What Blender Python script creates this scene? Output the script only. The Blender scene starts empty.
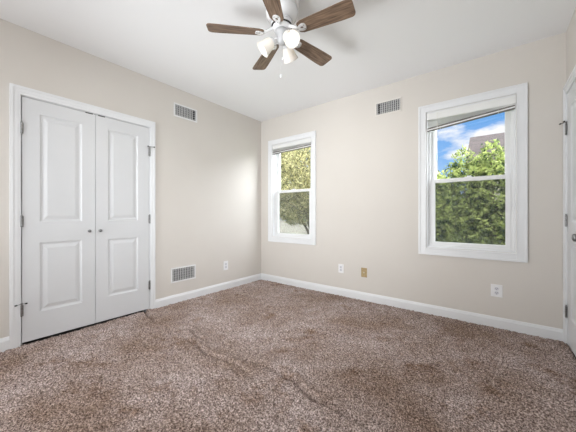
import bpy, bmesh, math, random
import numpy as np
from mathutils import Vector, Matrix
PI = math.pi
C = bpy.context.scene.collection

# ------------------------------------------------------------------ camera, sky, sun, lights, exposure
W, H, YR = 3.457, 2.55, -4.45          # room: x 0..W, y YR..0, z 0..H
cam_d = bpy.data.cameras.new('camera'); cam = bpy.data.objects.new('camera', cam_d); C.objects.link(cam)
cam.location = (2.995, -3.142, 1.046); cam.rotation_euler = (PI/2, 0, 0.66108)
cam_d.sensor_width = 36; cam_d.lens = 266.258/576*36; cam_d.shift_y = -1.49/576; cam_d.clip_start = 0.02
bpy.context.scene.camera = cam

SKY_TOP = 3.5; SKY_SIDE = 14.0     # SKY_SIDE: unseen bright patch of sky, added to light the left wall
world = bpy.data.worlds.new('sky'); bpy.context.scene.world = world; world.use_nodes = True
nt = world.node_tree; nt.nodes.clear()
def N(t, **k):
    n = nt.nodes.new(t)
    for a, b in k.items(): setattr(n, a, b)
    return n
tc = N('ShaderNodeTexCoord'); sep = N('ShaderNodeSeparateXYZ'); nt.links.new(tc.outputs['Generated'], sep.inputs[0])
gr = N('ShaderNodeValToRGB'); nt.links.new(sep.outputs['Z'], gr.inputs[0])
gr.color_ramp.elements[0].position = 0.0; gr.color_ramp.elements[0].color = (0.62, 0.78, 0.95, 1)
gr.color_ramp.elements[1].position = 0.6; gr.color_ramp.elements[1].color = (0.70, 0.80, 0.92, 1)
e = gr.color_ramp.elements.new(0.2); e.color = (0.20, 0.45, 0.86, 1); e = gr.color_ramp.elements.new(0.42); e.color = (0.10, 0.30, 0.70, 1)
mp = N('ShaderNodeMapping'); mp.inputs['Scale'].default_value = (1, 1, 2.2); mp.inputs['Location'].default_value = (0.35, 0.2, 0.05)
nt.links.new(tc.outputs['Generated'], mp.inputs[0])
no = N('ShaderNodeTexNoise'); no.inputs['Scale'].default_value = 4.2; no.inputs['Detail'].default_value = 7; no.inputs['Roughness'].default_value = 0.55
nt.links.new(mp.outputs[0], no.inputs['Vector'])
cr = N('ShaderNodeValToRGB'); cr.color_ramp.elements[0].position = 0.47; cr.color_ramp.elements[1].position = 0.565
nt.links.new(no.outputs['Fac'], cr.inputs[0])
mx = N('ShaderNodeMixRGB'); nt.links.new(cr.outputs[0], mx.inputs[0]); nt.links.new(gr.outputs[0], mx.inputs[1]); mx.inputs[2].default_value = (0.95, 0.96, 0.98, 1)
# sky strengthened overhead, above the view, to bring more light through the windows
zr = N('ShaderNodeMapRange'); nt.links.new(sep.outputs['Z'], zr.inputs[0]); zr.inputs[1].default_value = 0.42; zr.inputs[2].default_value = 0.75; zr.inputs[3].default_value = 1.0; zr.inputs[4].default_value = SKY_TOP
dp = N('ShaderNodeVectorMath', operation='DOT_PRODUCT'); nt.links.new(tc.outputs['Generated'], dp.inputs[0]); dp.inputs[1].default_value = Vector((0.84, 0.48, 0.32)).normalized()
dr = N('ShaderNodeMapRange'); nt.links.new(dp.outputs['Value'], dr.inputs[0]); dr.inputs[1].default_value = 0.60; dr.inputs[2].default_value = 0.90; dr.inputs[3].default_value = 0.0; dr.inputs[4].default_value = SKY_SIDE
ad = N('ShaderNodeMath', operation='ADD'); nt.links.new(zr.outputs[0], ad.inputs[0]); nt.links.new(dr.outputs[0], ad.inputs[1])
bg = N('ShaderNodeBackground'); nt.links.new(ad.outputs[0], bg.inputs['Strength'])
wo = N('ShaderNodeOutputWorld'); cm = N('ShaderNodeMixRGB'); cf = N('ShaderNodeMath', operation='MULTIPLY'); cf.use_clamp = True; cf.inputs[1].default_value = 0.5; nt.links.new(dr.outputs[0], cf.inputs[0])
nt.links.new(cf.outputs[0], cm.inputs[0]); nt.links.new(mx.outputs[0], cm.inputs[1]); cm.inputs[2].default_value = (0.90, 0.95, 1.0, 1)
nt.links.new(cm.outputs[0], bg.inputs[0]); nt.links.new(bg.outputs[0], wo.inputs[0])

sun_d = bpy.data.lights.new('sun', 'SUN'); sun = bpy.data.objects.new('sun', sun_d); C.objects.link(sun)
sun_d.energy = 4.4; sun_d.angle = math.radians(0.6); sun_d.color = (1, 0.95, 0.86)
sun.rotation_euler = Vector((-0.45, 1.0, -1.15)).to_track_quat('-Z', 'Y').to_euler()

def area(name, loc, aim, sx, sy, power, col, spread=180):
    d = bpy.data.lights.new(name, 'AREA'); d.shape = 'RECTANGLE'; d.size = sx; d.size_y = sy; d.energy = power; d.color = col; d.spread = math.radians(spread)
    o = bpy.data.objects.new(name, d); C.objects.link(o); o.location = loc
    o.rotation_euler = (Vector(aim)-Vector(loc)).to_track_quat('-Z', 'Y').to_euler(); return o
area('rear_fill', (0.95, YR+0.1, 1.45), (1.9, 0, 1.2), 1.3, 2.0, 33, (0.95, 0.975, 1.0))  # added fill behind the camera; the front wall has no window
area('side_fill', (W-0.08, -3.75, 1.75), (0, -0.35, 0.85), 0.9, 1.2, 18, (0.92, 0.97, 1.0), 70)  # added fill beside the right wall, out of view, brightens the left wall
area('rear_up_fill', (0.95, -3.9, 0.45), (1.9, -0.1, 2.2), 1.3, 1.0, 19, (0.94, 0.98, 1.0), 85)  # added unseen fill, tilted up to lift the far ceiling

vs = bpy.context.scene.view_settings
vs.view_transform = 'Standard'; vs.look = 'None'; vs.gamma = 1; vs.use_curve_mapping = False; vs.exposure = 0.13
bpy.context.scene.cycles.use_denoising = True
bpy.context.scene.cycles.max_bounces = 10; bpy.context.scene.cycles.diffuse_bounces = 6; bpy.context.scene.cycles.transparent_max_bounces = 16

# ------------------------------------------------------------------ materials
def mat(name, col, rough=0.6, metal=0.0, spec=0.5, noise=None, bump=None, emit=None, trans=None):
    """noise=(scale, second colour, lo, hi); bump=(scale, strength, distance)"""
    m = bpy.data.materials.new(name); m.use_nodes = True; t = m.node_tree; b = t.nodes['Principled BSDF']
    b.inputs['Base Color'].default_value = (*col, 1); b.inputs['Roughness'].default_value = rough
    b.inputs['Metallic'].default_value = metal; b.inputs['Specular IOR Level'].default_value = spec
    co = t.nodes.new('ShaderNodeTexCoord')
    if noise:
        n = t.nodes.new('ShaderNodeTexNoise'); n.inputs['Scale'].default_value = noise[0]; n.inputs['Detail'].default_value = 5
        t.links.new(co.outputs['Object'], n.inputs['Vector'])
        r = t.nodes.new('ShaderNodeValToRGB'); r.color_ramp.elements[0].position = noise[2]; r.color_ramp.elements[1].position = noise[3]
        r.color_ramp.elements[0].color = (*col, 1); r.color_ramp.elements[1].color = (*noise[1], 1)
        t.links.new(n.outputs['Fac'], r.inputs[0]); t.links.new(r.outputs[0], b.inputs['Base Color'])
    if bump:
        n = t.nodes.new('ShaderNodeTexNoise'); n.inputs['Scale'].default_value = bump[0]; n.inputs['Detail'].default_value = 4
        t.links.new(co.outputs['Object'], n.inputs['Vector'])
        p = t.nodes.new('ShaderNodeBump'); p.inputs['Strength'].default_value = bump[1]; p.inputs['Distance'].default_value = bump[2]
        t.links.new(n.outputs['Fac'], p.inputs['Height']); t.links.new(p.outputs[0], b.inputs['Normal'])
    if emit: b.inputs['Emission Color'].default_value = (*emit[0], 1); b.inputs['Emission Strength'].default_value = emit[1]
    if trans is not None: b.inputs['Transmission Weight'].default_value = trans
    return m
M = {}
M['wall'] = mat('wall_paint', (0.645, 0.612, 0.572), 0.75, spec=0.25, noise=(2.5, (0.635, 0.601, 0.560), 0.35, 0.65), bump=(160, 0.08, 0.002))
M['ceil'] = mat('ceiling_paint', (0.82, 0.825, 0.835), 0.85, spec=0.2, bump=(200, 0.06, 0.002))
M['trim'] = mat('trim_paint', (0.76, 0.77, 0.785), 0.35, noise=(6, (0.74, 0.75, 0.765), 0.4, 0.7))
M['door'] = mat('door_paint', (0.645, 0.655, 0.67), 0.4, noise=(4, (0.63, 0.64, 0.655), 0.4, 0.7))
M['vinyl'] = mat('window_vinyl', (0.78, 0.785, 0.79), 0.3, noise=(5, (0.76, 0.765, 0.77), 0.4, 0.7))
M['blind'] = mat('blind_plastic', (0.80, 0.80, 0.79), 0.4, noise=(8, (0.77, 0.77, 0.76), 0.4, 0.7))
M['rail'] = mat('blind_rail_gap_shade', (0.12, 0.11, 0.10), 0.5, noise=(14, (0.16, 0.15, 0.135), 0.4, 0.7))
M['cord'] = mat('cord', (0.85, 0.84, 0.8), 0.6, noise=(90, (0.78, 0.77, 0.72), 0.4, 0.6))
M['nickel'] = mat('brushed_nickel', (0.30, 0.30, 0.30), 0.32, metal=0.9, noise=(60, (0.22, 0.22, 0.22), 0.4, 0.6))
M['rubber'] = mat('black_rubber', (0.02, 0.02, 0.02), 0.6, noise=(40, (0.03, 0.03, 0.03), 0.4, 0.6))
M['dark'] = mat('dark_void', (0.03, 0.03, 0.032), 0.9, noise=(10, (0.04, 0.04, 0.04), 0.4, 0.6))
M['ventw'] = mat('vent_enamel', (0.78, 0.78, 0.78), 0.4, noise=(12, (0.74, 0.74, 0.74), 0.4, 0.6))
M['ventb'] = mat('vent_painted_beige', (0.70, 0.67, 0.63), 0.5, noise=(12, (0.67, 0.64, 0.60), 0.4, 0.6))
M['louver'] = mat('louver_grey', (0.52, 0.52, 0.52), 0.45, noise=(20, (0.47, 0.47, 0.47), 0.4, 0.6))
M['plate'] = mat('outlet_white', (0.82, 0.82, 0.83), 0.35, noise=(20, (0.79, 0.79, 0.8), 0.4, 0.6))
M['plates'] = mat('outlet_face', (0.66, 0.66, 0.70), 0.4, noise=(20, (0.62, 0.62, 0.66), 0.4, 0.6))
M['brass'] = mat('tan_plate', (0.42, 0.31, 0.15), 0.45, metal=0.2, noise=(60, (0.34, 0.25, 0.12), 0.4, 0.6))
M['fanw'] = mat('fan_enamel', (0.80, 0.80, 0.81), 0.25, noise=(9, (0.77, 0.77, 0.78), 0.4, 0.6))
M['cable'] = mat('coax_metal', (0.5, 0.45, 0.35), 0.3, metal=0.8, noise=(60, (0.4, 0.36, 0.28), 0.4, 0.6))

def wood():
    m = bpy.data.materials.new('blade_wood'); m.use_nodes = True; t = m.node_tree; b = t.nodes['Principled BSDF']
    co = t.nodes.new('ShaderNodeTexCoord'); mp = t.nodes.new('ShaderNodeMapping'); mp.inputs['Scale'].default_value = (5, 60, 60)
    n = t.nodes.new('ShaderNodeTexNoise'); n.inputs['Scale'].default_value = 1.6; n.inputs['Detail'].default_value = 6; n.inputs['Distortion'].default_value = 0.6
    r = t.nodes.new('ShaderNodeValToRGB'); r.color_ramp.elements[0].position = 0.34; r.color_ramp.elements[1].position = 0.68
    r.color_ramp.elements[0].color = (0.085, 0.052, 0.033, 1); r.color_ramp.elements[1].color = (0.27, 0.18, 0.12, 1)
    t.links.new(co.outputs['Object'], mp.inputs[0]); t.links.new(mp.outputs[0], n.inputs['Vector']); t.links.new(n.outputs['Fac'], r.inputs[0])
    t.links.new(r.outputs[0], b.inputs['Base Color']); b.inputs['Roughness'].default_value = 0.5; return m
M['wood'] = wood()

def carpet():
    m = bpy.data.materials.new('shag_carpet'); m.use_nodes = True; t = m.node_tree; b = t.nodes['Principled BSDF']
    co = t.nodes.new('ShaderNodeTexCoord')
    def noi(s, d=3, rough=0.5):
        n = t.nodes.new('ShaderNodeTexNoise'); n.inputs['Scale'].default_value = s; n.inputs['Detail'].default_value = d; n.inputs['Roughness'].default_value = rough
        t.links.new(co.outputs['Object'], n.inputs['Vector']); return n
    fine = noi(120, 3, 0.7)
    r = t.nodes.new('ShaderNodeValToRGB'); r.color_ramp.elements[0].position = 0.36; r.color_ramp.elements[1].position = 0.66
    r.color_ramp.elements[0].color = (0.075, 0.053, 0.047, 1); r.color_ramp.elements[1].color = (0.78, 0.69, 0.66, 1)
    e = r.color_ramp.elements.new(0.5); e.color = (0.315, 0.260, 0.238, 1)
    t.links.new(fine.outputs['Fac'], r.inputs[0])
    big = noi(1.7, 5, 0.62); r2 = t.nodes.new('ShaderNodeValToRGB'); r2.color_ramp.elements[0].position = 0.36; r2.color_ramp.elements[1].position = 0.64
    r2.color_ramp.elements[0].color = (0.76, 0.65, 0.56, 1); r2.color_ramp.elements[1].color = (1.20, 1.165, 1.17, 1)
    t.links.new(big.outputs['Fac'], r2.inputs[0])
    mx = t.nodes.new('ShaderNodeMixRGB'); mx.blend_type = 'MULTIPLY'; mx.inputs[0].default_value = 1
    t.links.new(r.outputs[0], mx.inputs[1]); t.links.new(r2.outputs[0], mx.inputs[2]); wear = noi(3.3, 6, 0.7); r3 = t.nodes.new('ShaderNodeValToRGB'); r3.color_ramp.elements[0].position = 0.54; r3.color_ramp.elements[1].position = 0.68
    r3.color_ramp.elements[0].color = (1, 1, 1, 1); r3.color_ramp.elements[1].color = (0.60, 0.50, 0.41, 1); t.links.new(wear.outputs['Fac'], r3.inputs[0])
    m2 = t.nodes.new('ShaderNodeMixRGB'); m2.blend_type = 'MULTIPLY'; m2.inputs[0].default_value = 1; t.links.new(mx.outputs[0], m2.inputs[1]); t.links.new(r3.outputs[0], m2.inputs[2])
    t.links.new(m2.outputs[0], b.inputs['Base Color'])
    b.inputs['Roughness'].default_value = 0.95; b.inputs['Specular IOR Level'].default_value = 0.1
    p = t.nodes.new('ShaderNodeBump'); p.inputs['Strength'].default_value = 0.6; p.inputs['Distance'].default_value = 0.006
    t.links.new(fine.outputs['Fac'], p.inputs['Height']); t.links.new(p.outputs[0], b.inputs['Normal']); return m
M['carpet'] = carpet()

def see_through(name, col, alpha, rough=0.05, gloss=True):
    m = bpy.data.materials.new(name); m.use_nodes = True; t = m.node_tree; t.nodes.clear()
    o = t.nodes.new('ShaderNodeOutputMaterial'); tr = t.nodes.new('ShaderNodeBsdfTransparent'); mx = t.nodes.new('ShaderNodeMixShader'); mx.inputs[0].default_value = alpha
    g = t.nodes.new('ShaderNodeBsdfGlossy' if gloss else 'ShaderNodeBsdfDiffuse'); g.inputs['Color'].default_value = (*col, 1)
    if gloss: g.inputs['Roughness'].default_value = rough
    t.links.new(tr.outputs[0], mx.inputs[1]); t.links.new(g.outputs[0], mx.inputs[2]); t.links.new(mx.outputs[0], o.inputs[0]); return m
M['glass'] = see_through('window_glass', (1, 1, 1), 0.03)
M['screen'] = see_through('insect_screen', (0.07, 0.08, 0.08), 0.38, gloss=False)

def leafmat(name, a, b_, scale=3.0):
    m = bpy.data.materials.new(name); m.use_nodes = True; t = m.node_tree; t.nodes.clear()
    o = t.nodes.new('ShaderNodeOutputMaterial'); co = t.nodes.new('ShaderNodeTexCoord')
    n = t.nodes.new('ShaderNodeTexNoise'); n.inputs['Scale'].default_value = scale; n.inputs['Detail'].default_value = 6
    t.links.new(co.outputs['Object'], n.inputs['Vector'])
    r = t.nodes.new('ShaderNodeValToRGB'); r.color_ramp.elements[0].position = 0.38; r.color_ramp.elements[1].position = 0.62
    r.color_ramp.elements[0].color = (*a, 1); r.color_ramp.elements[1].color = (*b_, 1); t.links.new(n.outputs['Fac'], r.inputs[0])
    d = t.nodes.new('ShaderNodeBsdfDiffuse'); l = t.nodes.new('ShaderNodeBsdfTranslucent'); mx = t.nodes.new('ShaderNodeMixShader'); mx.inputs[0].default_value = 0.35
    t.links.new(r.outputs[0], d.inputs[0]); t.links.new(r.outputs[0], l.inputs[0]); t.links.new(d.outputs[0], mx.inputs[1]); t.links.new(l.outputs[0], mx.inputs[2])
    t.links.new(mx.outputs[0], o.inputs[0]); return m
M['leaf'] = leafmat('shrub_leaves', (0.018, 0.05, 0.02), (0.60, 0.68, 0.26), 8)
M['yleaf'] = leafmat('yellowing_leaves', (0.12, 0.13, 0.06), (0.90, 0.84, 0.50), 7)
M['bark'] = mat('bark', (0.12, 0.09, 0.07), 0.9, noise=(12, (0.2, 0.16, 0.13), 0.4, 0.6))
M['grass'] = mat('lawn', (0.10, 0.16, 0.05), 0.95, noise=(5, (0.22, 0.25, 0.10), 0.35, 0.65))
M['siding'] = mat('house_siding', (0.55, 0.52, 0.48), 0.8, noise=(2, (0.5, 0.47, 0.43), 0.4, 0.6))
M['fence'] = mat('white_fence', (0.58, 0.55, 0.51), 0.6, noise=(3, (0.53, 0.50, 0.47), 0.4, 0.6))
def shingle():
    m = bpy.data.materials.new('brown_shingles'); m.use_nodes = True; t = m.node_tree; b = t.nodes['Principled BSDF']
    co = t.nodes.new('ShaderNodeTexCoord'); br = t.nodes.new('ShaderNodeTexBrick'); br.inputs['Scale'].default_value = 1.0
    br.inputs['Brick Width'].default_value = 0.35; br.inputs['Row Height'].default_value = 0.16; br.inputs['Mortar Size'].default_value = 0.012
    br.inputs['Color1'].default_value = (0.050, 0.038, 0.036, 1); br.inputs['Color2'].default_value = (0.085, 0.066, 0.062, 1); br.inputs['Mortar'].default_value = (0.03, 0.02, 0.02, 1)
    t.links.new(co.outputs['Object'], br.inputs['Vector']); t.links.new(br.outputs[0], b.inputs['Base Color']); b.inputs['Roughness'].default_value = 0.9; return m
M['shingle'] = shingle()

# ------------------------------------------------------------------ helpers
def bx(bm, x0, x1, y0, y1, z0, z1):
    v = [bm.verts.new(p) for p in ((x0,y0,z0),(x1,y0,z0),(x1,y1,z0),(x0,y1,z0),(x0,y0,z1),(x1,y0,z1),(x1,y1,z1),(x0,y1,z1))]
    for f in ((3,2,1,0),(4,5,6,7),(0,1,5,4),(1,2,6,5),(2,3,7,6),(3,0,4,7)): bm.faces.new([v[i] for i in f])
def lathe(bm, prof, n=24, mtx=None, caps=True):
    mtx = mtx or Matrix(); rings = []
    for r, z in prof:
        rings.append([bm.verts.new(mtx @ Vector((r*math.cos(2*PI*k/n), r*math.sin(2*PI*k/n), z))) for k in range(n)])
    for a, b in zip(rings, rings[1:]):
        for k in range(n): bm.faces.new((a[k], a[(k+1) % n], b[(k+1) % n], b[k]))
    if caps:
        bm.faces.new(rings[0][::-1]); bm.faces.new(rings[-1])
def tube(bm, pts, r, n=8):
    pts = [Vector(p) for p in pts]; rings = []
    for i, p in enumerate(pts):
        d = (pts[min(i+1, len(pts)-1)]-pts[max(i-1, 0)]).normalized(); q = d.to_track_quat('Z', 'Y')
        rr = r[i] if isinstance(r, (list, tuple)) else r
        rings.append([bm.verts.new(p + q @ Vector((rr*math.cos(2*PI*k/n), rr*math.sin(2*PI*k/n), 0))) for k in range(n)])
    for a, b in zip(rings, rings[1:]):
        for k in range(n): bm.faces.new((a[k], a[(k+1) % n], b[(k+1) % n], b[k]))
    bm.faces.new(rings[0][::-1]); bm.faces.new(rings[-1])
def obj(name, bm, m, parent=None, bevel=0, smooth=False, loc=None, kind=None, mtx=None):
    bmesh.ops.recalc_face_normals(bm, faces=bm.faces)
    me = bpy.data.meshes.new(name); bm.to_mesh(me); bm.free(); me.materials.append(M[m] if isinstance(m, str) else m)
    o = bpy.data.objects.new(name, me); C.objects.link(o)
    if parent: o.parent = parent
    if loc: o.location = loc
    if bevel:
        b = o.modifiers.new('bevel', 'BEVEL'); b.width = bevel; b.segments = 2; b.limit_method = 'ANGLE'
    if smooth:
        for p in me.polygons: p.use_smooth = True
    if kind: o['kind'] = kind
    return o
def empty(name, loc, label=None, cat=None, group=None, kind=None):
    o = bpy.data.objects.new(name, None); C.objects.link(o); o.location = loc; o.empty_display_size = 0.1
    if label: o['label'] = label
    if cat: o['category'] = cat
    if group: o['group'] = group
    if kind: o['kind'] = kind
    return o
def tag(o, label, cat, group=None):
    o['label'] = label; o['category'] = cat
    if group: o['group'] = group
    return o
def copy_thing(root, loc, label):
    def rec(o, par):
        c = o.copy(); C.objects.link(c); c.parent = par
        for ch in list(o.children): rec(ch, c)
        return c
    r = rec(root, None); r.location = loc; r['label'] = label; return r

# ------------------------------------------------------------------ the setting
# floor: thick carpet with ridges where it has come loose
RIDGES = [([(0.02,-1.83),(0.25,-1.87),(0.42,-1.86),(0.73,-1.88),(1.05,-1.89),(1.37,-1.93),(1.62,-1.91),(1.87,-1.95)], 0.026, 0.022),
          ([(0.78,-1.76),(0.95,-1.81),(1.12,-1.83)], 0.030, 0.022),
          ([(1.40,-1.70),(1.52,-1.80),(1.72,-1.79),(1.96,-1.81),(2.13,-1.84),(2.36,-1.85),(2.60,-1.87),(2.75,-1.95)], 0.030, 0.022),
          ([(0.05,-2.0),(0.4,-2.05),(0.62,-2.12)], 0.012, 0.02), ([(1.05,-1.25),(1.3,-1.2),(1.55,-1.27)], 0.006, 0.03), ([(2.1,-1.05),(2.2,-1.15),(2.28,-1.14)], 0.009, 0.03),
          ([(0.55,-2.25),(0.9,-2.35),(1.3,-2.33)], 0.005, 0.05)]
def carpet_mesh():
    st = 0.0066; nx = int(W/st)+1; ny = int(-YR/st)+1
    xs = np.linspace(0, W, nx); ys = np.linspace(YR, 0, ny); X, Y = np.meshgrid(xs, ys)
    rng = np.random.default_rng(4); Z = rng.random(X.shape)
    Z = (Z + np.roll(Z, 1, 0) + np.roll(Z, 1, 1) + np.roll(np.roll(Z, 1, 0), 1, 1))/4     # tufts about 2 cells wide
    Z = (Z-0.5)*0.022
    X2 = X + (rng.random(X.shape)-.5)*0.004; Y2 = Y + (rng.random(X.shape)-.5)*0.004
    for pts, h, s in RIDGES:
        best = np.full(X.shape, 9.0); sg = np.full(X.shape, 1.0); P = np.array(pts); XW = X+0.02*np.sin(Y*13+X*5); YW = Y+0.014*np.sin(X*8.3+h*900)+0.008*np.sin(X*21)
        for a, b in zip(P, P[1:]):
            d = b-a; t = np.clip(((XW-a[0])*d[0]+(YW-a[1])*d[1])/(d@d), 0, 1)
            q = np.hypot(XW-a[0]-t*d[0], YW-a[1]-t*d[1]); side = np.sign(d[0]*(YW-a[1])-d[1]*(XW-a[0])); sg = np.where(q < best, side, sg); best = np.minimum(best, q)
        sd = best*sg; vary = 0.72+0.36*np.sin(X*6+Y*4+h*300); Z = Z + vary*(0.5*h*np.exp(-((sd-0.03)/(1.7*s))**2) - 1.25*h*np.exp(-(sd/0.012)**2))   # fold with a crease on one side
    Z += 0.003*np.sin(X*3.1+1)*np.sin(Y*2.7) - 0.003
    X2[:, 0] = 0; X2[:, -1] = W; Y2[0] = YR; Y2[-1] = 0
    co = np.stack([X2, Y2, Z], -1).reshape(-1, 3).astype(np.float32)
    i = np.arange((ny-1)*(nx-1)); r, c = i//(nx-1), i % (nx-1); a = r*nx+c
    f = np.stack([a, a+1, a+1+nx, a+nx], -1).astype(np.int32)
    me = bpy.data.meshes.new('floor'); me.vertices.add(len(co)); me.vertices.foreach_set('co', co.ravel())
    me.loops.add(f.size); me.loops.foreach_set('vertex_index', f.ravel()); me.polygons.add(len(f))
    me.polygons.foreach_set('loop_start', np.arange(0, f.size, 4, dtype=np.int32)); me.polygons.foreach_set('loop_total', np.full(len(f), 4, np.int32))
    me.update(); me.validate(); me.materials.append(M['carpet'])
    o = bpy.data.objects.new('floor', me); C.objects.link(o); o['kind'] = 'structure'; return o
carpet_mesh()

T = 0.14
def wall(name, axis, u0, u1, holes, face, out, z0=-0.05, z1=H+0.0, m='wall'):
    """a wall slab in the plane axis=face reaching to `out`, with rectangular holes (u0,u1,z0,z1)"""
    bm = bmesh.new(); us = sorted({u0, u1, *[h[0] for h in holes], *[h[1] for h in holes]})
    a, b = min(face, out), max(face, out)
    def add(p, q, r, s):
        if axis == 'x': bx(bm, a, b, p, q, r, s)
        else: bx(bm, p, q, a, b, r, s)
    for p, q in zip(us, us[1:]):
        hs = sorted([h for h in holes if h[0] < (p+q)/2 < h[1]], key=lambda h: h[2]); z = z0
        for h in hs:
            if h[2] > z: add(p, q, z, h[2])
            z = h[3]
        add(p, q, z, z1)
    return obj(name, bm, m, kind='structure')
CL = (-2.771, -1.768, 1.998)           # closet opening y0,y1,top
RD = (-0.890, -0.065, 2.015)           # right door opening
WZ = (0.700, 2.125); W1 = (0.245, 0.968); W2 = (2.420, 3.143)
wall('wall_left', 'x', YR-T, T, [(CL[0]-.02, CL[1]+.02, -0.06, CL[2]+.02)], 0, -T)
wall('wall_back', 'y', 0, W, [(W1[0], W1[1], *WZ), (W2[0], W2[1], *WZ)], 0, T)
wall('wall_right', 'x', YR-T, T, [(RD[0]-.02, RD[1]+.02, -0.06, RD[2]+.02)], W, W+T)
wall('wall_front', 'y', 0, W, [], YR, YR-T)
bm = bmesh.new(); bx(bm, -T, W+T, YR-T, T, H, H+0.2); obj('ceiling', bm, 'ceil', kind='structure')
bm = bmesh.new(); bx(bm, -1.0, W+1.2, YR-T, T, -0.30, -0.06); obj('floor_slab', bm, 'dark', kind='structure')
bm = bmesh.new(); bx(bm, -0.95, -0.9, -3.1, -1.4, -.05, H); bx(bm, -0.9, -T, -3.1, -3.05, -.05, H); bx(bm, -0.9, -T, -1.45, -1.4, -.05, H); bx(bm, -0.95, -T, -3.1, -1.4, 2.4, 2.5)
obj('wall_closet', bm, 'dark', kind='structure')
bm = bmesh.new(); bx(bm, W+1.1, W+1.15, -1.4, 0.1, -.05, H); bx(bm, W+T, W+1.1, -1.4, -1.35, -.05, H); bx(bm, W+T, W+1.1, 0.05, 0.1, -.05, H); bx(bm, W+T, W+1.15, -1.4, .1, 2.4, 2.5)
obj('wall_hall', bm, 'dark', kind='structure')

def baseboard(name, pts):
    """pts: (a, b, inward normal) runs along the wall"""
    bm = bmesh.new(); prof = [(0, -0.02), (0.014, -0.02), (0.014, 0.070), (0.010, 0.080), (0.006, 0.093), (0, 0.095)]
    for a, b, n in pts:
        a, b, n = Vector(a), Vector(b), Vector(n)
        r0 = [bm.verts.new((a.x+n.x*d, a.y+n.y*d, z)) for d, z in prof]; r1 = [bm.verts.new((b.x+n.x*d, b.y+n.y*d, z)) for d, z in prof]
        for k in range(len(prof)): bm.faces.new((r0[k], r0[(k+1) % len(prof)], r1[(k+1) % len(prof)], r1[k]))
        bm.faces.new(r0); bm.faces.new(r1[::-1])
    return obj(name, bm, 'trim', kind='structure')
baseboard('baseboard_left', [((0, -1.712), (0, 0), (1, 0)), ((0, YR), (0, -2.836), (1, 0))])
baseboard('baseboard_back', [((0.014, 0), (W, 0), (0, -1))])
baseboard('baseboard_right', [((W, YR), (W, -0.955), (-1, 0))])
baseboard('baseboard_front', [((0.014, YR), (W-.014, YR), (0, 1))])

def casing(name, axis, face, s, u0, u1, z1, w0, w1, wt):
    """stepped door casing on the room side plus the jamb inside the opening"""
    bm = bmesh.new()
    def b(p, q, d0, d1, r, t):
        x0, x1 = sorted((face+s*d0, face+s*d1)); bx(bm, x0, x1, p, q, r, t)
    g = 0.006
    for (p, q) in ((u0-w0, u0-g), (u1+g, u1+w1)):
        b(p, q, 0, 0.012, -0.02, z1+wt)
    b(u0-g, u1+g, 0, 0.012, z1+g, z1+wt)
    # raised outer back-band
    b(u0-w0, u0-w0+0.020, 0.012, 0.019, -0.02, z1+wt); b(u1+w1-0.020, u1+w1, 0.012, 0.019, -0.02, z1+wt); b(u0-w0+.02, u1+w1-.02, 0.012, 0.019, z1+wt-0.020, z1+wt)
    b(u0-w0+.02, u0-w0+0.045, 0.012, 0.015, -0.02, z1+wt-.02); b(u1+w1-0.045, u1+w1-.02, 0.012, 0.015, -0.02, z1+wt-.02); b(u0-w0+.045, u1+w1-.045, 0.012, 0.015, z1+wt-0.045, z1+wt-.02)
    # jamb
    b(u0-0.019, u0, -T, 0, -0.05, z1+.019); b(u1, u1+0.019, -T, 0, -0.05, z1+.019); b(u0, u1, -T, 0, z1, z1+.019)
    # door stop
    b(u0, u0+0.012, -0.055, -0.043, -0.05, z1); b(u1-0.012, u1, -0.055, -0.043, -0.05, z1); b(u0+.012, u1-.012, -0.055, -0.043, z1-.012, z1)
    return obj(name, bm, 'trim', kind='structure')
casing('trim_1', 'x', 0, 1, CL[0], CL[1], CL[2], 0.066, 0.056, 0.072)
casing('trim_2', 'x', W, -1, RD[0], RD[1], RD[2], 0.064, 0.060, 0.075)

# doors: two-panel moulded leaves
def door_mesh(bm, y0, y1, z0, z1, panels, xf, s, th=0.035):
    """leaf in plane x=xf (front), s=+1 front faces +x; panels list of (y0,y1,z0,z1)"""
    V = lambda d, y, z: bm.verts.new((xf-s*d, y, z))
    py0, py1 = panels[0][0], panels[0][1]; ps = sorted(panels, key=lambda p: p[2])
    def quad(a, b, c, d_): bm.faces.new((V(0, a, c), V(0, b, c), V(0, b, d_), V(0, a, d_)))
    quad(y0, py0, z0, z1); quad(py1, y1, z0, z1); z = z0
    for p in ps: quad(py0, py1, z, p[2]); z = p[3]
    quad(py0, py1, z, z1)
    for p in ps:
        rings = []
        for ins, d in ((0, 0), (0.004, 0.004), (0.012, 0.008), (0.020, 0.009), (0.026, 0.008), (0.048, 0.002), (0.052, 0.0015)):
            rings.append([V(d, p[0]+ins, p[2]+ins), V(d, p[1]-ins, p[2]+ins), V(d, p[1]-ins, p[3]-ins), V(d, p[0]+ins, p[3]-ins)])
        for a, b in zip(rings, rings[1:]):
            for k in range(4): bm.faces.new((a[k], a[(k+1) % 4], b[(k+1) % 4], b[k]))
        bm.faces.new(rings[-1])
    c = [(y0, z0), (y1, z0), (y1, z1), (y0, z1)]
    fr = [V(0, *p) for p in c]; bk = [V(th, *p) for p in c]
    for k in range(4): bm.faces.new((fr[k], fr[(k+1) % 4], bk[(k+1) % 4], bk[k]))
    bm.faces.new(bk)
    bmesh.ops.remove_doubles(bm, verts=bm.verts, dist=1e-5)
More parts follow.
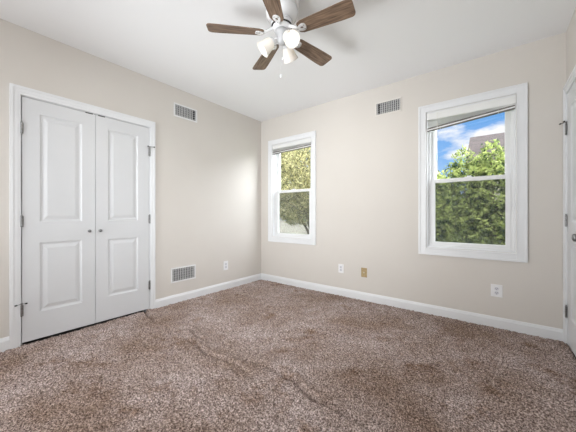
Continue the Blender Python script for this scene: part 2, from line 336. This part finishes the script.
def hinge(parent, x, y, z, s, dirs, stop=None, m='nickel'):
    """barrel at the gap with its two leaves; dirs = side the door is on (+1/-1 in y)"""
    bm = bmesh.new(); hh = 0.045
    for k in range(5):
        a = -hh+k*0.018; lathe(bm, [(0.0062, a+0.0008), (0.0068, a+0.002), (0.0068, a+0.016), (0.0062, a+0.0172)], 12, Matrix.Translation((x+s*0.006, y, z)))
    lathe(bm, [(0.0035, -hh-0.004), (0.0035, hh+0.003), (0.006, hh+0.004), (0.005, hh+0.009)], 10, Matrix.Translation((x+s*0.006, y, z)))
    x0, x1 = sorted((x+s*0.0003, x+s*0.0025)); bx(bm, x0, x1, y-0.012, y+0.012, z-hh+.001, z+hh-.001)
    h = obj('hinge', bm, m, parent)
    if stop:
        bm = bmesh.new(); zt = z+hh+0.012; xc = x+s*0.006
        lathe(bm, [(0.009, -0.003), (0.009, 0.003)], 12, Matrix.Translation((xc, y, zt)))
        e1 = Vector((xc+s*0.026, y-dirs*0.030, zt)); tube(bm, [(xc, y, zt), (xc+s*.010, y-dirs*.005, zt), e1], 0.0028)
        e2 = Vector((xc+s*0.016, y+dirs*0.020, zt)); tube(bm, [(xc, y, zt), e2], 0.0028)
        st = obj('hinge_stop', bm, m, h)
        bm = bmesh.new()
        for e_, d in ((e1, Vector((0.4*s, -dirs, 0)).normalized()), (e2, Vector((-s*0.2, dirs, 0)).normalized())):
            tube(bm, [e_-d*0.004, e_+d*0.002, e_+d*0.012], [0.004, 0.006, 0.0055])
        obj('bumper', bm, 'rubber', h)
    return h
def knob(parent, x, y, z, s, r=0.0135, m='nickel'):
    bm = bmesh.new(); mt = Matrix.Translation((x, y, z)) @ Matrix.Rotation(s*PI/2, 4, 'Y'); k = r/0.0135
    lathe(bm, [(0.010*k, 0), (0.010*k, 0.002*k), (0.005*k, 0.004*k), (0.005*k, 0.016*k), (0.010*k, 0.020*k), (0.0135*k, 0.026*k), (0.013*k, 0.031*k), (0.008*k, 0.035*k)], 20, mt)
    return obj('knob', bm, m, parent, smooth=True)

g = 0.0025; mid = -2.2695
d1 = empty('door_1', (0, 0, 0), kind='structure')
bm = bmesh.new(); door_mesh(bm, CL[0]+.004, mid-.0015, 0.016, CL[2]-.005, [(-2.661, -2.373, 0.238, 0.812), (-2.661, -2.373, 0.985, 1.880)], 0.002, 1); obj('leaf', bm, 'door', d1)
for z, st in ((1.740, False), (0.990, False), (0.275, True)): hinge(d1, 0.004, CL[0]+.001, z, 1, 1, st)
knob(d1, 0.002, -2.322, 0.893, 1)
d2 = empty('door_2', (0, 0, 0), kind='structure')
bm = bmesh.new(); door_mesh(bm, mid+.0015, CL[1]-.004, 0.016, CL[2]-.005, [(-2.166, -1.888, 0.244, 0.806), (-2.166, -1.888, 0.985, 1.880)], 0.002, 1); obj('leaf', bm, 'door', d2)
for z, st in ((1.730, True), (0.995, False), (0.272, False)): hinge(d2, 0.004, CL[1]-.001, z, 1, -1, st)
knob(d2, 0.002, -2.236, 0.893, 1)
d3 = empty('door_3', (0, 0, 0), kind='structure')
bm = bmesh.new(); door_mesh(bm, RD[0]+.004, RD[1]-.004, 0.016, RD[2]-.005, [(-0.765, -0.19, 0.24, 0.82), (-0.765, -0.19, 0.985, 1.885)], W-.002, -1); obj('leaf', bm, 'door', d3)
for z, st in ((1.735, True), (0.995, False), (0.262, False)): hinge(d3, W-.004, RD[1]-.001, z, -1, -1, st)
bm = bmesh.new(); mt = Matrix.Translation((W-.002, -0.63, 0.895)) @ Matrix.Rotation(-PI/2, 4, 'Y')
lathe(bm, [(0.031, 0), (0.031, 0.004), (0.026, 0.009), (0.012, 0.012), (0.011, 0.030), (0.020, 0.038), (0.026, 0.048), (0.025, 0.058), (0.014, 0.064)], 24, mt); obj('knob', bm, 'nickel', d3, smooth=True)
for nm, y in (('ball_catch', mid-0.05), ('ball_catch', mid+0.05)):
    bm = bmesh.new(); bx(bm, -0.002, 0.0045, y-0.028, y+0.028, CL[2]-0.010, CL[2]-0.001); obj(nm, bm, 'rubber', d1 if y < mid else d2)

# windows
def ring_frame(bm, x0, x1, y0, y1, z0, z1, wl, wr=None, wb=None, wt=None):
    wr = wl if wr is None else wr; wb = wl if wb is None else wb; wt = wl if wt is None else wt
    bx(bm, x0, x0+wl, y0, y1, z0, z1); bx(bm, x1-wr, x1, y0, y1, z0, z1); bx(bm, x0+wl, x1-wr, y0, y1, z0, z0+wb); bx(bm, x0+wl, x1-wr, y0, y1, z1-wt, z1)
def window(name, x0, x1):
    z0, z1 = WZ; w = empty(name, (0, 0, 0), kind='structure'); c = 0.077
    bm = bmesh.new(); ring_frame(bm, x0-c, x1+c, -0.014, 0, z0-c, z1+c, c-0.003)
    ring_frame(bm, x0-c, x1+c, -0.021, -0.014, z0-c, z1+c, 0.018); ring_frame(bm, x0-0.012, x1+0.012, -0.018, -0.014, z0-.012, z1+.012, 0.008)
    obj('casing', bm, 'trim', w, bevel=0.002)
    bm = bmesh.new(); ring_frame(bm, x0, x1, 0.0, 0.035, z0, z1, 0.010); obj('jamb_liner', bm, 'trim', w)
    bm = bmesh.new(); ring_frame(bm, x0, x1, 0.035, 0.135, z0, z1, 0.024); ring_frame(bm, x0+.024, x1-.024, 0.035, 0.045, z0+.024, z1-.024, 0.008); ring_frame(bm, x0+.024, x1-.024, 0.079, 0.083, z0+.024, z1-.024, 0.010)
    obj('window_frame', bm, 'vinyl', w, bevel=0.0015)
    zm = 1.402
    lo = bmesh.new(); ring_frame(lo, x0+.033, x1-.033, 0.047, 0.077, z0+.026, zm+.016, 0.036, wb=0.030, wt=0.036)
    ring_frame(lo, x0+.067, x1-.067, 0.055, 0.069, z0+.054, zm-.018, 0.005); s1 = obj('sash', lo, 'vinyl', w, bevel=0.002)
    b = bmesh.new(); bx(b, x0+.070, x1-.070, 0.060, 0.064, z0+.057, zm-.021); obj('pane', b, 'glass', s1)
    up = bmesh.new(); ring_frame(up, x0+.033, x1-.033, 0.085, 0.115, zm-.018, z1-.026, 0.040, wb=0.034, wt=0.040)
    ring_frame(up, x0+.071, x1-.071, 0.093, 0.107, zm+.014, z1-.064, 0.005); s2 = obj('sash', up, 'vinyl', w, bevel=0.002)
    b = bmesh.new(); bx(b, x0+.074, x1-.074, 0.098, 0.102, zm+.017, z1-.067); obj('pane', b, 'glass', s2)
    b = bmesh.new(); xm = (x0+x1)/2; bx(b, xm-.03, xm+.03, 0.052, 0.074, zm+.016, zm+.022); lathe(b, [(0.009, 0), (0.009, 0.007)], 12, Matrix.Translation((xm, .063, zm+.021))); bx(b, xm-.004, xm+.026, .056, .064, zm+.025, zm+.031)
    obj('sash_lock', b, 'vinyl', s1)
    b = bmesh.new(); bx(b, x0+.026, x1-.026, 0.1195, 0.1205, z0+.026, zm+.01); scn = obj('insect_screen', b, 'screen', w)
    b = bmesh.new(); ring_frame(b, x0+.025, x1-.025, 0.117, 0.127, z0+.025, zm+.012, 0.014); obj('screen_frame', b, 'vinyl', w)
    return w
window('window_1', *W1); window('window_2', *W2)

# ------------------------------------------------------------------ things on the walls
def blind(label, x0, x1, zl, zr, hb):
    """raised slat blind; the stack's lower rail runs from zl (left) to zr (right)"""
    t = empty('window_blind', ((x0+x1)/2, 0.01, WZ[1]-0.012), label, 'blind'); xc = (x0+x1)/2; top = WZ[1]-0.012; L = (x1-x0)/2-0.003
    bm = bmesh.new(); bx(bm, -L, L, -0.004, 0.026, -0.032, 0); obj('headrail', bm, 'blind', t, bevel=0.002)
    bm = bmesh.new(); bx(bm, -L-.001, L+.001, -0.016, -0.0135, -hb, -0.002); bx(bm, -L-.001, L+.001, -0.0185, -0.016, -0.010, -0.002); bx(bm, -L-.001, L+.001, -0.0185, -0.016, -hb, -hb+0.008)
    bx(bm, -L-.001, -L+.0015, -0.0135, 0.02, -hb, -0.002); bx(bm, L-.0015, L+.001, -0.0135, 0.02, -hb, -0.002)
    obj('valance', bm, 'blind', t)
    n = 14; bm = bmesh.new(); a0 = -hb-0.003
    for k in range(n):
        f = (k+1)/(n+1); lz = a0+(zl-top+0.034-a0)*f; rz = a0+(zr-top+0.034-a0)*f
        v = [bm.verts.new((sx*(L-.004), yy, (lz if sx < 0 else rz)+dz)) for sx in (-1, 1) for yy, dz in ((-0.0215, 0), (-0.008, 0.0022), (0.004, 0), (0.004, -0.0008), (-0.008, 0.0014), (-0.0215, -0.0008))]
        for j in range(6): bm.faces.new((v[j], v[(j+1) % 6], v[6+(j+1) % 6], v[6+j]))
        bm.faces.new(v[:6]); bm.faces.new(v[6:])
    obj('slat_stack', bm, 'blind', t)
    lz, rz = zl-top, zr-top
    for nm, mm, ya, yb, za, zb in (('bottom_rail', 'blind', -0.022, 0.006, 0.009, 0.021), ('gap_shade', 'rail', -0.017, 0.004, 0.021, 0.036), ('rail_base', 'rail', -0.020, 0.004, 0.0, 0.009)):  # dark strip above the white rail paints the shaded gap under the slats
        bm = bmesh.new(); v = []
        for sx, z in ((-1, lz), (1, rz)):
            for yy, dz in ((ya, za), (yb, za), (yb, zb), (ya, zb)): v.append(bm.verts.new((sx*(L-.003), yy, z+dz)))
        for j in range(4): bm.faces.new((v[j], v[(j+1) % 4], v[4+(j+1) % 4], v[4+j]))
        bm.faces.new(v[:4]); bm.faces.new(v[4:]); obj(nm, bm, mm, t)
    for sx in (-1, 1):
        bm = bmesh.new(); cx = sx*L*0.66; zz = (lz+rz)/2+(rz-lz)/2*0.66*sx
        tube(bm, [(cx, -0.021, -0.012), (cx, -0.021, -hb), (cx, -0.0235, -hb-.008), (cx, -0.0235, zz-0.002), (cx, -0.010, zz-0.003)], 0.0016, 6); obj('ladder_cord', bm, 'cord', t)
    return t
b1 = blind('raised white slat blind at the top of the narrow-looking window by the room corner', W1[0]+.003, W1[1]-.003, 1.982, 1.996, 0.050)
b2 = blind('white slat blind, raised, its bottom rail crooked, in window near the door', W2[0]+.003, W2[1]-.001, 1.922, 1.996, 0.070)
bm = bmesh.new(); tube(bm, [(-0.262, -0.024, -0.01), (-0.262, -0.024, -0.30), (-0.258, -0.022, -0.62)], 0.0028, 8); lathe(bm, [(0.003, 0), (0.006, -0.008), (0.006, -0.03), (0.003, -0.034)], 10, Matrix.Translation((-0.258, -0.022, -0.62)))
obj('pull_cord', bm, 'cord', b2)

# generic wall-mounted things are built facing -y at the origin, then turned
def vent(label, w, h, loc, rz, frame_m, cols, sidebar):
    t = empty('air_vent', loc, label, 'vent'); t.rotation_euler = (0, 0, rz)
    fw_ = 0.017
    bm = bmesh.new(); ring_frame(bm, -w/2, w/2, -0.006, 0, -h/2, h/2, fw_); ring_frame(bm, -w/2+.004, w/2-.004, -0.009, -0.006, -h/2+.004, h/2-.004, fw_-.006)
    obj('frame', bm, frame_m, t)
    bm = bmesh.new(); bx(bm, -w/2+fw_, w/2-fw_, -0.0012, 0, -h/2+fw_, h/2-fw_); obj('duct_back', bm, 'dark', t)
    bm = bmesh.new(); n = cols; x0, x1 = -w/2+fw_, w/2-fw_
    for k in range(n):
        x = x0+(x1-x0)*(k+0.5)/n
        if abs(x-sidebar*w) < 0.012: continue
        bx(bm, x-0.0045, x+0.0045, -0.0075, -0.0012, -h/2+fw_, h/2-fw_)
    obj('louvers', bm, 'louver', t)
    bm = bmesh.new()
    for k in range(5):
        z = -h/2+fw_+(h-2*fw_)*(k+0.5)/5; bx(bm, x0, x1, -0.0048, -0.0030, z-0.0016, z+0.0016)
    obj('cross_bars', bm, 'louver', t)
    for sx in (-1, 1):
        bm = bmesh.new(); lathe(bm, [(0.004, 0), (0.004, 0.0012), (0.002, 0.002)], 10, Matrix.Translation((sx*(w/2-0.009), -0.009, 0)) @ Matrix.Rotation(PI/2, 4, 'X')); obj('screw', bm, frame_m, t)
    return t
vent('white framed air vent high on the left wall, right of the closet', 0.312, 0.160, (0, -1.334, 2.292), PI/2, 'ventw', 13, 0.36)
vent('white framed air vent low on the left wall, just above the baseboard', 0.325, 0.176, (0, -1.362, 0.328), PI/2, 'ventw', 13, -9)
vent('beige-painted air vent high on the window wall, between the two windows', 0.302, 0.160, (2.019, 0, 2.290), 0, 'ventb', 13, -0.34)

def outlet(label, w, h, loc, rz, m='plate', sock=True):
    t = empty('wall_outlet', loc, label, 'outlet', 'duplex outlets along the walls' if sock else None); t.rotation_euler = (0, 0, rz)
    bm = bmesh.new(); bx(bm, -w/2, w/2, -0.006, 0, -h/2, h/2); obj('cover_plate', bm, m, t, bevel=0.0025)
    for s in (-1, 1):
        bm = bmesh.new(); mt = Matrix.Translation((0, -0.006, s*h*0.17)) @ Matrix.Rotation(PI/2, 4, 'X')
        lathe(bm, [(0.0165, 0), (0.0165, 0.002), (0.0155, 0.003)], 20, mt); so = obj('socket', bm, 'plates', t)
        bm = bmesh.new()
        for sx, hh in ((-1, 0.0045), (1, 0.0035)): bx(bm, sx*0.0062-0.0013, sx*0.0062+0.0013, -0.0095, -0.0088, s*h*0.17-hh+.003, s*h*0.17+hh+.003)
        lathe(bm, [(0.0026, 0), (0.0026, 0.0006)], 10, Matrix.Translation((0, -0.0089, s*h*0.17-.0085)) @ Matrix.Rotation(PI/2, 4, 'X')); obj('slot', bm, 'rubber', so)
    bm = bmesh.new(); lathe(bm, [(0.003, 0), (0.003, 0.001), (0.0015, 0.0016)], 10, Matrix.Translation((0, -0.006, 0)) @ Matrix.Rotation(PI/2, 4, 'X')); obj('screw', bm, m, t)
    return t
outlet('white duplex outlet on the left wall, between the low vent and the room corner', 0.080, 0.125, (0, -0.722, 0.328), PI/2)
outlet('small white duplex outlet on the window wall, just left of the tan plate', 0.074, 0.112, (1.422, 0, 0.348), 0)
outlet('wide white duplex outlet on the wall below the window near the white door', 0.086, 0.114, (3.006, 0, 0.339), 0)
t = empty('cable_plate', (1.731, 0, 0.337), 'small tan metal wall plate right of the small white outlet', 'wall plate')
bm = bmesh.new(); bx(bm, -0.037, 0.037, -0.005, 0, -0.057, 0.057); obj('cover_plate', bm, 'brass', t, bevel=0.002)
bm = bmesh.new(); lathe(bm, [(0.010, 0), (0.010, 0.004), (0.005, 0.004), (0.005, 0.014)], 6, Matrix.Translation((0, -0.005, 0)) @ Matrix.Rotation(PI/2, 4, 'X')); obj('connector', bm, 'cable', t)
for s in (-1, 1):
    bm = bmesh.new(); lathe(bm, [(0.003, 0), (0.003, 0.001), (0.0015, 0.0016)], 10, Matrix.Translation((0, -0.005, s*0.042)) @ Matrix.Rotation(PI/2, 4, 'X')); obj('screw', bm, 'cable', t)

# ------------------------------------------------------------------ ceiling fan
FX, FY = 1.800, -1.677; ZB = 2.333
fan = empty('ceiling_fan', (FX, FY, H), 'white flush-mount ceiling fan with five brown wooden blades and three lit spotlights', 'ceiling fan')
bm = bmesh.new(); lathe(bm, [(0.100, 0), (0.122, -0.003), (0.124, -0.020), (0.119, -0.032), (0.112, -0.036), (0.104, -0.038), (0.104, -0.044), (0.113, -0.047), (0.114, -0.085), (0.106, -0.108), (0.092, -0.125), (0.085, -0.130), (0.060, -0.132)], 48); obj('motor_housing', bm, 'fanw', fan, smooth=True)
bm = bmesh.new(); lathe(bm, [(0.060, -0.132), (0.075, -0.134), (0.076, -0.150)], 40, caps=False); lathe(bm, [(0.070, -0.150), (0.079, -0.152), (0.080, -0.162), (0.072, -0.166)], 40); obj('vent_ring', bm, 'fanw', fan, smooth=True)
bm = bmesh.new(); lathe(bm, [(0.064, -0.166), (0.066, -0.180), (0.064, -0.190), (0.056, -0.196)], 40); obj('flywheel', bm, 'fanw', fan, smooth=True)
bm = bmesh.new(); lathe(bm, [(0.068, -0.165), (0.0735, -0.1665), (0.0735, -0.1715), (0.066, -0.173)], 40); lathe(bm, [(0.076, -0.1485), (0.0768, -0.1490), (0.0768, -0.1515), (0.074, -0.1525)], 40); obj('slot_ring', bm, 'rubber', fan)
M['kit'] = mat('brushed_light_kit', (0.50, 0.50, 0.51), 0.35, noise=(30, (0.44, 0.44, 0.45), 0.4, 0.6))
# ring of dark cooling slots on the motor band
for k in range(5):
    a = math.radians(225+72*k)
    root_m = Matrix.Rotation(a, 4, 'Z')
    # blade iron: arm then a pierced teardrop under the blade
    bm = bmesh.new()
    tube(bm, [root_m @ Vector(p) for p in ((0.060, 0, -0.185), (0.095, 0, -0.205), (0.125, 0, -0.222))], [0.012, 0.010, 0.010], 10)
    zz = -0.2255; n = 22; ro = []; ri = []; pitch = Matrix.Rotation(math.radians(-12), 4, 'X')
    for dz in (0.0, -0.006):
        A = []; B_ = []
        for j in range(n):
            ph = 2*PI*j/n; ex = 0.155+0.034*math.cos(ph); wy = 0.025+0.009*math.cos(ph)
            A.append(bm.verts.new(root_m @ (Vector((0, 0, zz+dz)) + pitch @ Vector((ex, wy*math.sin(ph), 0)))))
            B_.append(bm.verts.new(root_m @ (Vector((0, 0, zz+dz)) + pitch @ Vector((0.157+0.013*math.cos(ph), (0.009+0.003*math.cos(ph))*math.sin(ph), 0)))))
        ro.append(A); ri.append(B_)
    for j in range(n):
        q = (j+1) % n
        bm.faces.new((ro[0][j], ro[0][q], ri[0][q], ri[0][j])); bm.faces.new((ro[1][j], ro[1][q], ri[1][q], ri[1][j]))
        bm.faces.new((ro[0][j], ro[0][q], ro[1][q], ro[1][j])); bm.faces.new((ri[0][j], ri[0][q], ri[1][q], ri[1][j]))
    iron = obj('blade_iron', bm, 'fanw', fan)
    # blade
    bm = bmesh.new(); out = []
    L0, L1 = 0.128, 0.515
    def halfw(x): return 0.046+0.016*min(1, (x-L0)/0.30)
    pts = []
    for j in range(7):
        ph = PI/2*j/6; pts.append((L1-0.028+0.028*math.sin(ph), halfw(L1)-0.028+0.028*math.cos(ph)))
    up = [(L0, 0.030), (L0+0.008, 0.038), (L0+0.03, halfw(L0+.03)), (0.30, halfw(0.30)), (0.42, halfw(0.42))] + pts
    outl = up + [(x, -y) for x, y in reversed(up)]
    tops = [bm.verts.new((x, y, 0.0055)) for x, y in outl]; bots = [bm.verts.new((x, y, 0)) for x, y in outl]
    bm.faces.new(tops); bm.faces.new(bots[::-1])
    for j in range(len(outl)): bm.faces.new((bots[j], bots[(j+1) % len(outl)], tops[(j+1) % len(outl)], tops[j]))
    bl = obj('blade', bm, 'wood', fan, bevel=0.0012); bl.location = (0, 0, ZB-H-0.008); bl.rotation_euler = (root_m @ pitch).to_euler()
    for (sx, sy) in ((0.128, 0.0), (0.176, 0.014), (0.176, -0.014)):
        bm = bmesh.new(); p = root_m @ (Vector((0, 0, zz-0.006)) + pitch @ Vector((sx, sy, 0))); lathe(bm, [(0.004, 0), (0.003, -0.002)], 8, Matrix.Translation(p)); obj('screw', bm, 'nickel', iron)
# light kit
bm = bmesh.new(); lathe(bm, [(0.040, -0.196), (0.046, -0.200), (0.046, -0.222), (0.038, -0.232), (0.033, -0.246), (0.033, -0.276), (0.026, -0.290), (0.008, -0.298)], 36); obj('light_kit', bm, 'kit', fan, smooth=True)
M['shade'] = mat('frosted_glass_shade', (0.93, 0.91, 0.87), 0.3, emit=((1.0, 0.93, 0.85), 0.02))
st = M['shade'].node_tree; pb = st.nodes['Principled BSDF']; tl = st.nodes.new('ShaderNodeBsdfTranslucent'); tl.inputs[0].default_value = (0.95, 0.88, 0.80, 1)
mxs = st.nodes.new('ShaderNodeMixShader'); mxs.inputs[0].default_value = 0.2; om = st.nodes['Material Output']
st.links.new(pb.outputs[0], mxs.inputs[1]); st.links.new(tl.outputs[0], mxs.inputs[2]); st.links.new(mxs.outputs[0], om.inputs[0])
M['bulb'] = mat('lit_bulb', (1, 1, 1), 0.3, emit=((1.0, 0.96, 0.90), 1.8))
toc = -50.6
for rel in (30, -90, 150):
    az = math.radians(toc+rel); d = Vector((math.cos(az), math.sin(az), 0)); tilt = math.radians(48)
    ax = Vector((d.x*math.sin(tilt), d.y*math.sin(tilt), -math.cos(tilt)))
    p0 = Vector((0, 0, -0.255)) + d*0.030; p1 = Vector((0, 0, -0.258)) + d*0.050; p2 = p1 + ax*0.020
    bm = bmesh.new(); tube(bm, [p0, p1, p2], 0.009, 10); arm = obj('lamp_arm', bm, 'fanw', fan)
    mt = Matrix.Translation(p2) @ ax.to_track_quat('Z', 'Y').to_matrix().to_4x4()
    bm = bmesh.new(); lathe(bm, [(0.014, -0.010), (0.024, -0.006), (0.028, 0.006), (0.028, 0.020)], 24, mt); obj('socket_cup', bm, 'fanw', fan, smooth=True)
    bm = bmesh.new(); lathe(bm, [(0.029, 0.010), (0.038, 0.020), (0.043, 0.045), (0.048, 0.070), (0.054, 0.092), (0.057, 0.100), (0.054, 0.100), (0.045, 0.070), (0.040, 0.045), (0.035, 0.022), (0.027, 0.012)], 32, mt, caps=False)
    sh = obj('lamp_shade', bm, 'shade', fan, smooth=True)
    bm = bmesh.new(); lathe(bm, [(0.012, 0.018), (0.014, 0.030), (0.024, 0.048), (0.029, 0.064), (0.027, 0.078), (0.017, 0.089), (0.004, 0.093)], 20, mt); obj('bulb', bm, 'bulb', sh, smooth=True)
    ld = bpy.data.lights.new('bulb_light', 'SPOT'); ld.energy = 13; ld.color = (1, 0.93, 0.84); ld.shadow_soft_size = 0.03; ld.spot_size = math.radians(125); ld.spot_blend = 1.0
    lo = bpy.data.objects.new('bulb_light', ld); C.objects.link(lo); lo.parent = fan; lo.matrix_local = mt @ Matrix.Translation((0, 0, 0.116)) @ Matrix.Rotation(PI, 4, 'X')
for dx, ln in ((0.0, 0.215), (0.018, 0.10)):
    bm = bmesh.new(); tube(bm, [(dx, -.01, -0.298), (dx, -.01, -0.298-ln)], 0.0011, 6); ch = obj('pull_chain', bm, 'fanw', fan)
    bm = bmesh.new(); lathe(bm, [(0.002, 0), (0.006, -0.006), (0.0075, -0.014), (0.004, -0.024), (0.001, -0.026)], 12, Matrix.Translation((dx, -.01, -0.297-ln))); obj('pendant', bm, 'fanw', ch, smooth=True)

# ------------------------------------------------------------------ outdoors
GZ = -0.55
bm = bmesh.new(); bx(bm, -40, 40, T+0.02, 60, GZ-0.2, GZ); obj('ground', bm, 'grass', kind='structure')
def leaves(name, blobs, n, size, m, parent, seed, keep=None):
    """leaf quads scattered through the outer shell of ellipsoid clumps"""
    rng = np.random.default_rng(seed); per = [max(1, int(n*b[3]*b[4]*b[5]/sum(q[3]*q[4]*q[5] for q in blobs))) for b in blobs]; P = []
    for (x, y, z, rx, ry, rz), k in zip(blobs, per):
        v = rng.normal(size=(k, 3)); v /= np.linalg.norm(v, axis=1)[:, None]; r = rng.uniform(0.55, 1.0, k)**0.6
        r *= 1+0.16*np.sin(v[:, 0]*7+seed)*np.cos(v[:, 2]*6+v[:, 1]*5)
        P.append(np.array([x, y, z])+v*r[:, None]*np.array([rx, ry, rz]))
    P = np.concatenate(P); k = len(P)
    a = rng.normal(size=(k, 3)); a /= np.linalg.norm(a, axis=1)[:, None]; b = rng.normal(size=(k, 3)); b -= (b*a).sum(1)[:, None]*a; b /= np.linalg.norm(b, axis=1)[:, None]
    s = size*rng.uniform(0.6, 1.4, k)[:, None]; c = np.cross(a, b)
    V = np.stack([P-a*s, P+b*s*.42+c*s*.12, P+a*s, P-b*s*.42+c*s*.12], 1).reshape(-1, 3).astype(np.float32)
    me = bpy.data.meshes.new(name); me.vertices.add(len(V)); me.vertices.foreach_set('co', V.ravel()); me.loops.add(k*4); me.loops.foreach_set('vertex_index', np.arange(k*4, dtype=np.int32))
    me.polygons.add(k); me.polygons.foreach_set('loop_start', np.arange(0, k*4, 4, dtype=np.int32)); me.polygons.foreach_set('loop_total', np.full(k, 4, np.int32)); me.update(); me.materials.append(M[m])
    o = bpy.data.objects.new(name, me); C.objects.link(o); o.parent = parent; return o
def plant(name, label, cat, x, y, blobs, n, size, m, seed, trunk_r, group=None):
    t = empty(name, (x, y, GZ), label, cat, group); rnd = random.Random(seed)
    bm = bmesh.new(); top = max(b[2] for b in blobs)
    tube(bm, [(0, 0, -0.05), (0.02, 0.01, top*0.4), (-0.02, 0.03, top*0.8)], [trunk_r, trunk_r*.8, trunk_r*.4])
    for b in blobs:
        z0 = min(top*0.5, b[2]*0.5); tube(bm, [(0, 0, z0), (b[0]*.5, b[1]*.5, (z0+b[2])/2+.05), (b[0], b[1], b[2])], [trunk_r*.5, trunk_r*.35, trunk_r*.15], 6)
        for _ in range(4):
            e_ = (b[0]+rnd.uniform(-1, 1)*b[3]*.8, b[1]+rnd.uniform(-1, 1)*b[4]*.8, b[2]+rnd.uniform(-.8, .9)*b[5]); tube(bm, [(b[0]*.7, b[1]*.7, b[2]*.85), e_], [trunk_r*.2, trunk_r*.06], 5)
    obj('trunk', bm, 'bark', t); leaves('foliage', blobs, n, size, m, t, seed); return t
# shrubs: (x, y, top z, half width)
def shrub(label, x, y, top, hw, seed, n=12000):
    h = top-GZ; bl = [(0, 0, h*.30, hw, hw*.8, h*.32), (0.05, 0, h*.62, hw*.85, hw*.7, h*.30), (-.04, 0, h*.86, hw*.42, hw*.4, h*.15), (hw*.5, -.1, h*.45, hw*.5, hw*.5, h*.25), (-hw*.5, -.1, h*.5, hw*.5, hw*.5, h*.22), (hw*.45, 0, h*.80, hw*.4, hw*.35, h*.13), (-hw*.45, 0, h*.76, hw*.4, hw*.35, h*.13)]
    return plant('shrub', label, 'shrub', x, y, bl, n, 0.043, 'leaf', seed, 0.04, 'tall shrubs outside the window near the white door')
shrub('lowest green shrub outside, at the left edge of the window near the white door', 1.80, 3.25, 2.14, 0.56, 3)
shrub('tall green shrub outside, against the blue sky left of the brown roof', 2.40, 4.89, 2.74, 0.62, 5)
shrub('tall bright green shrub outside, directly in front of the brown roof', 2.98, 3.0, 2.40, 0.52, 8)
shrub('green shrub outside, half hidden by the right window jamb', 4.00, 4.83, 2.69, 0.68, 11)
# tree beyond the corner window
plant('tree', 'yellow-green leafy tree outside the window by the room corner', 'tree', -2.2, 4.9,
      [(0, 0, 3.6, 1.5, 1.1, 1.1), (-.9, -.2, 2.6, 1.0, .9, .8), (.7, -.3, 2.5, 1.1, .9, .8), (-.1, -.4, 1.9, 1.4, .8, .55), (-.6, .1, 1.5, .8, .6, .35), (.6, .1, 1.6, .8, .6, .4), (-1.3, 0, 3.8, .9, .8, .8), (1.2, 0, 3.7, .9, .8, .9)], 26000, 0.048, 'yleaf', 21, 0.11)
plant('tree', 'pale distant tree, farther away behind the yellow-green tree and the fence', 'tree', -14.6, 22.0,
      [(0, 0, 6.4, 4.0, 2.5, 4.4), (-1.8, 0, 3.0, 3.0, 2, 2.2), (1.8, 0, 3.1, 3.0, 2, 2.2)], 14000, 0.17, 'yleaf', 33, 0.25)
# pale fence far behind the tree
f = empty('fence', (-9.4, 13.8, GZ), 'pale grey low fence far behind the yellow-green tree', 'fence'); f.rotation_euler = (0, 0, 0.70)
for k in range(-3, 4):
    bm = bmesh.new(); bx(bm, k*2.4-1.14, k*2.4+1.14, -0.03, 0.03, 0.05, 1.12); obj('panel', bm, 'fence', f)
for k in range(-3, 5):
    bm = bmesh.new(); bx(bm, k*2.4-1.26, k*2.4-1.14, -0.06, 0.06, 0, 1.22); obj('post', bm, 'fence', f)
# neighbour's house with a brown shingle roof
h = empty('house', (6.45, 14.0, GZ), 'neighbouring house with brown shingle roof, seen above the shrubs', 'house')
bm = bmesh.new(); bx(bm, -3.75, 4.2, -2.6, 2.6, 0, 3.85); v = []
for x in (-3.75, 4.2): v.append([bm.verts.new((x, -2.6, 3.85)), bm.verts.new((x, 2.6, 3.85)), bm.verts.new((x, 0, 5.45))])
for q in v: bm.faces.new(q)
bm.faces.new((v[0][0], v[0][2], v[1][2], v[1][0])); bm.faces.new((v[0][1], v[0][2], v[1][2], v[1][1])); obj('wall', bm, 'siding', h)
ang = math.atan2(1.85, 3.0)
for s in (-1, 1):
    bm = bmesh.new(); bx(bm, -4.12, 4.5, 0, 3.55, 0.0, 0.08); r = obj('roof', bm, 'shingle', h); r.location = (0, 0, 5.62); r.rotation_euler = (-ang, 0, 0) if s > 0 else (-ang, 0, PI)
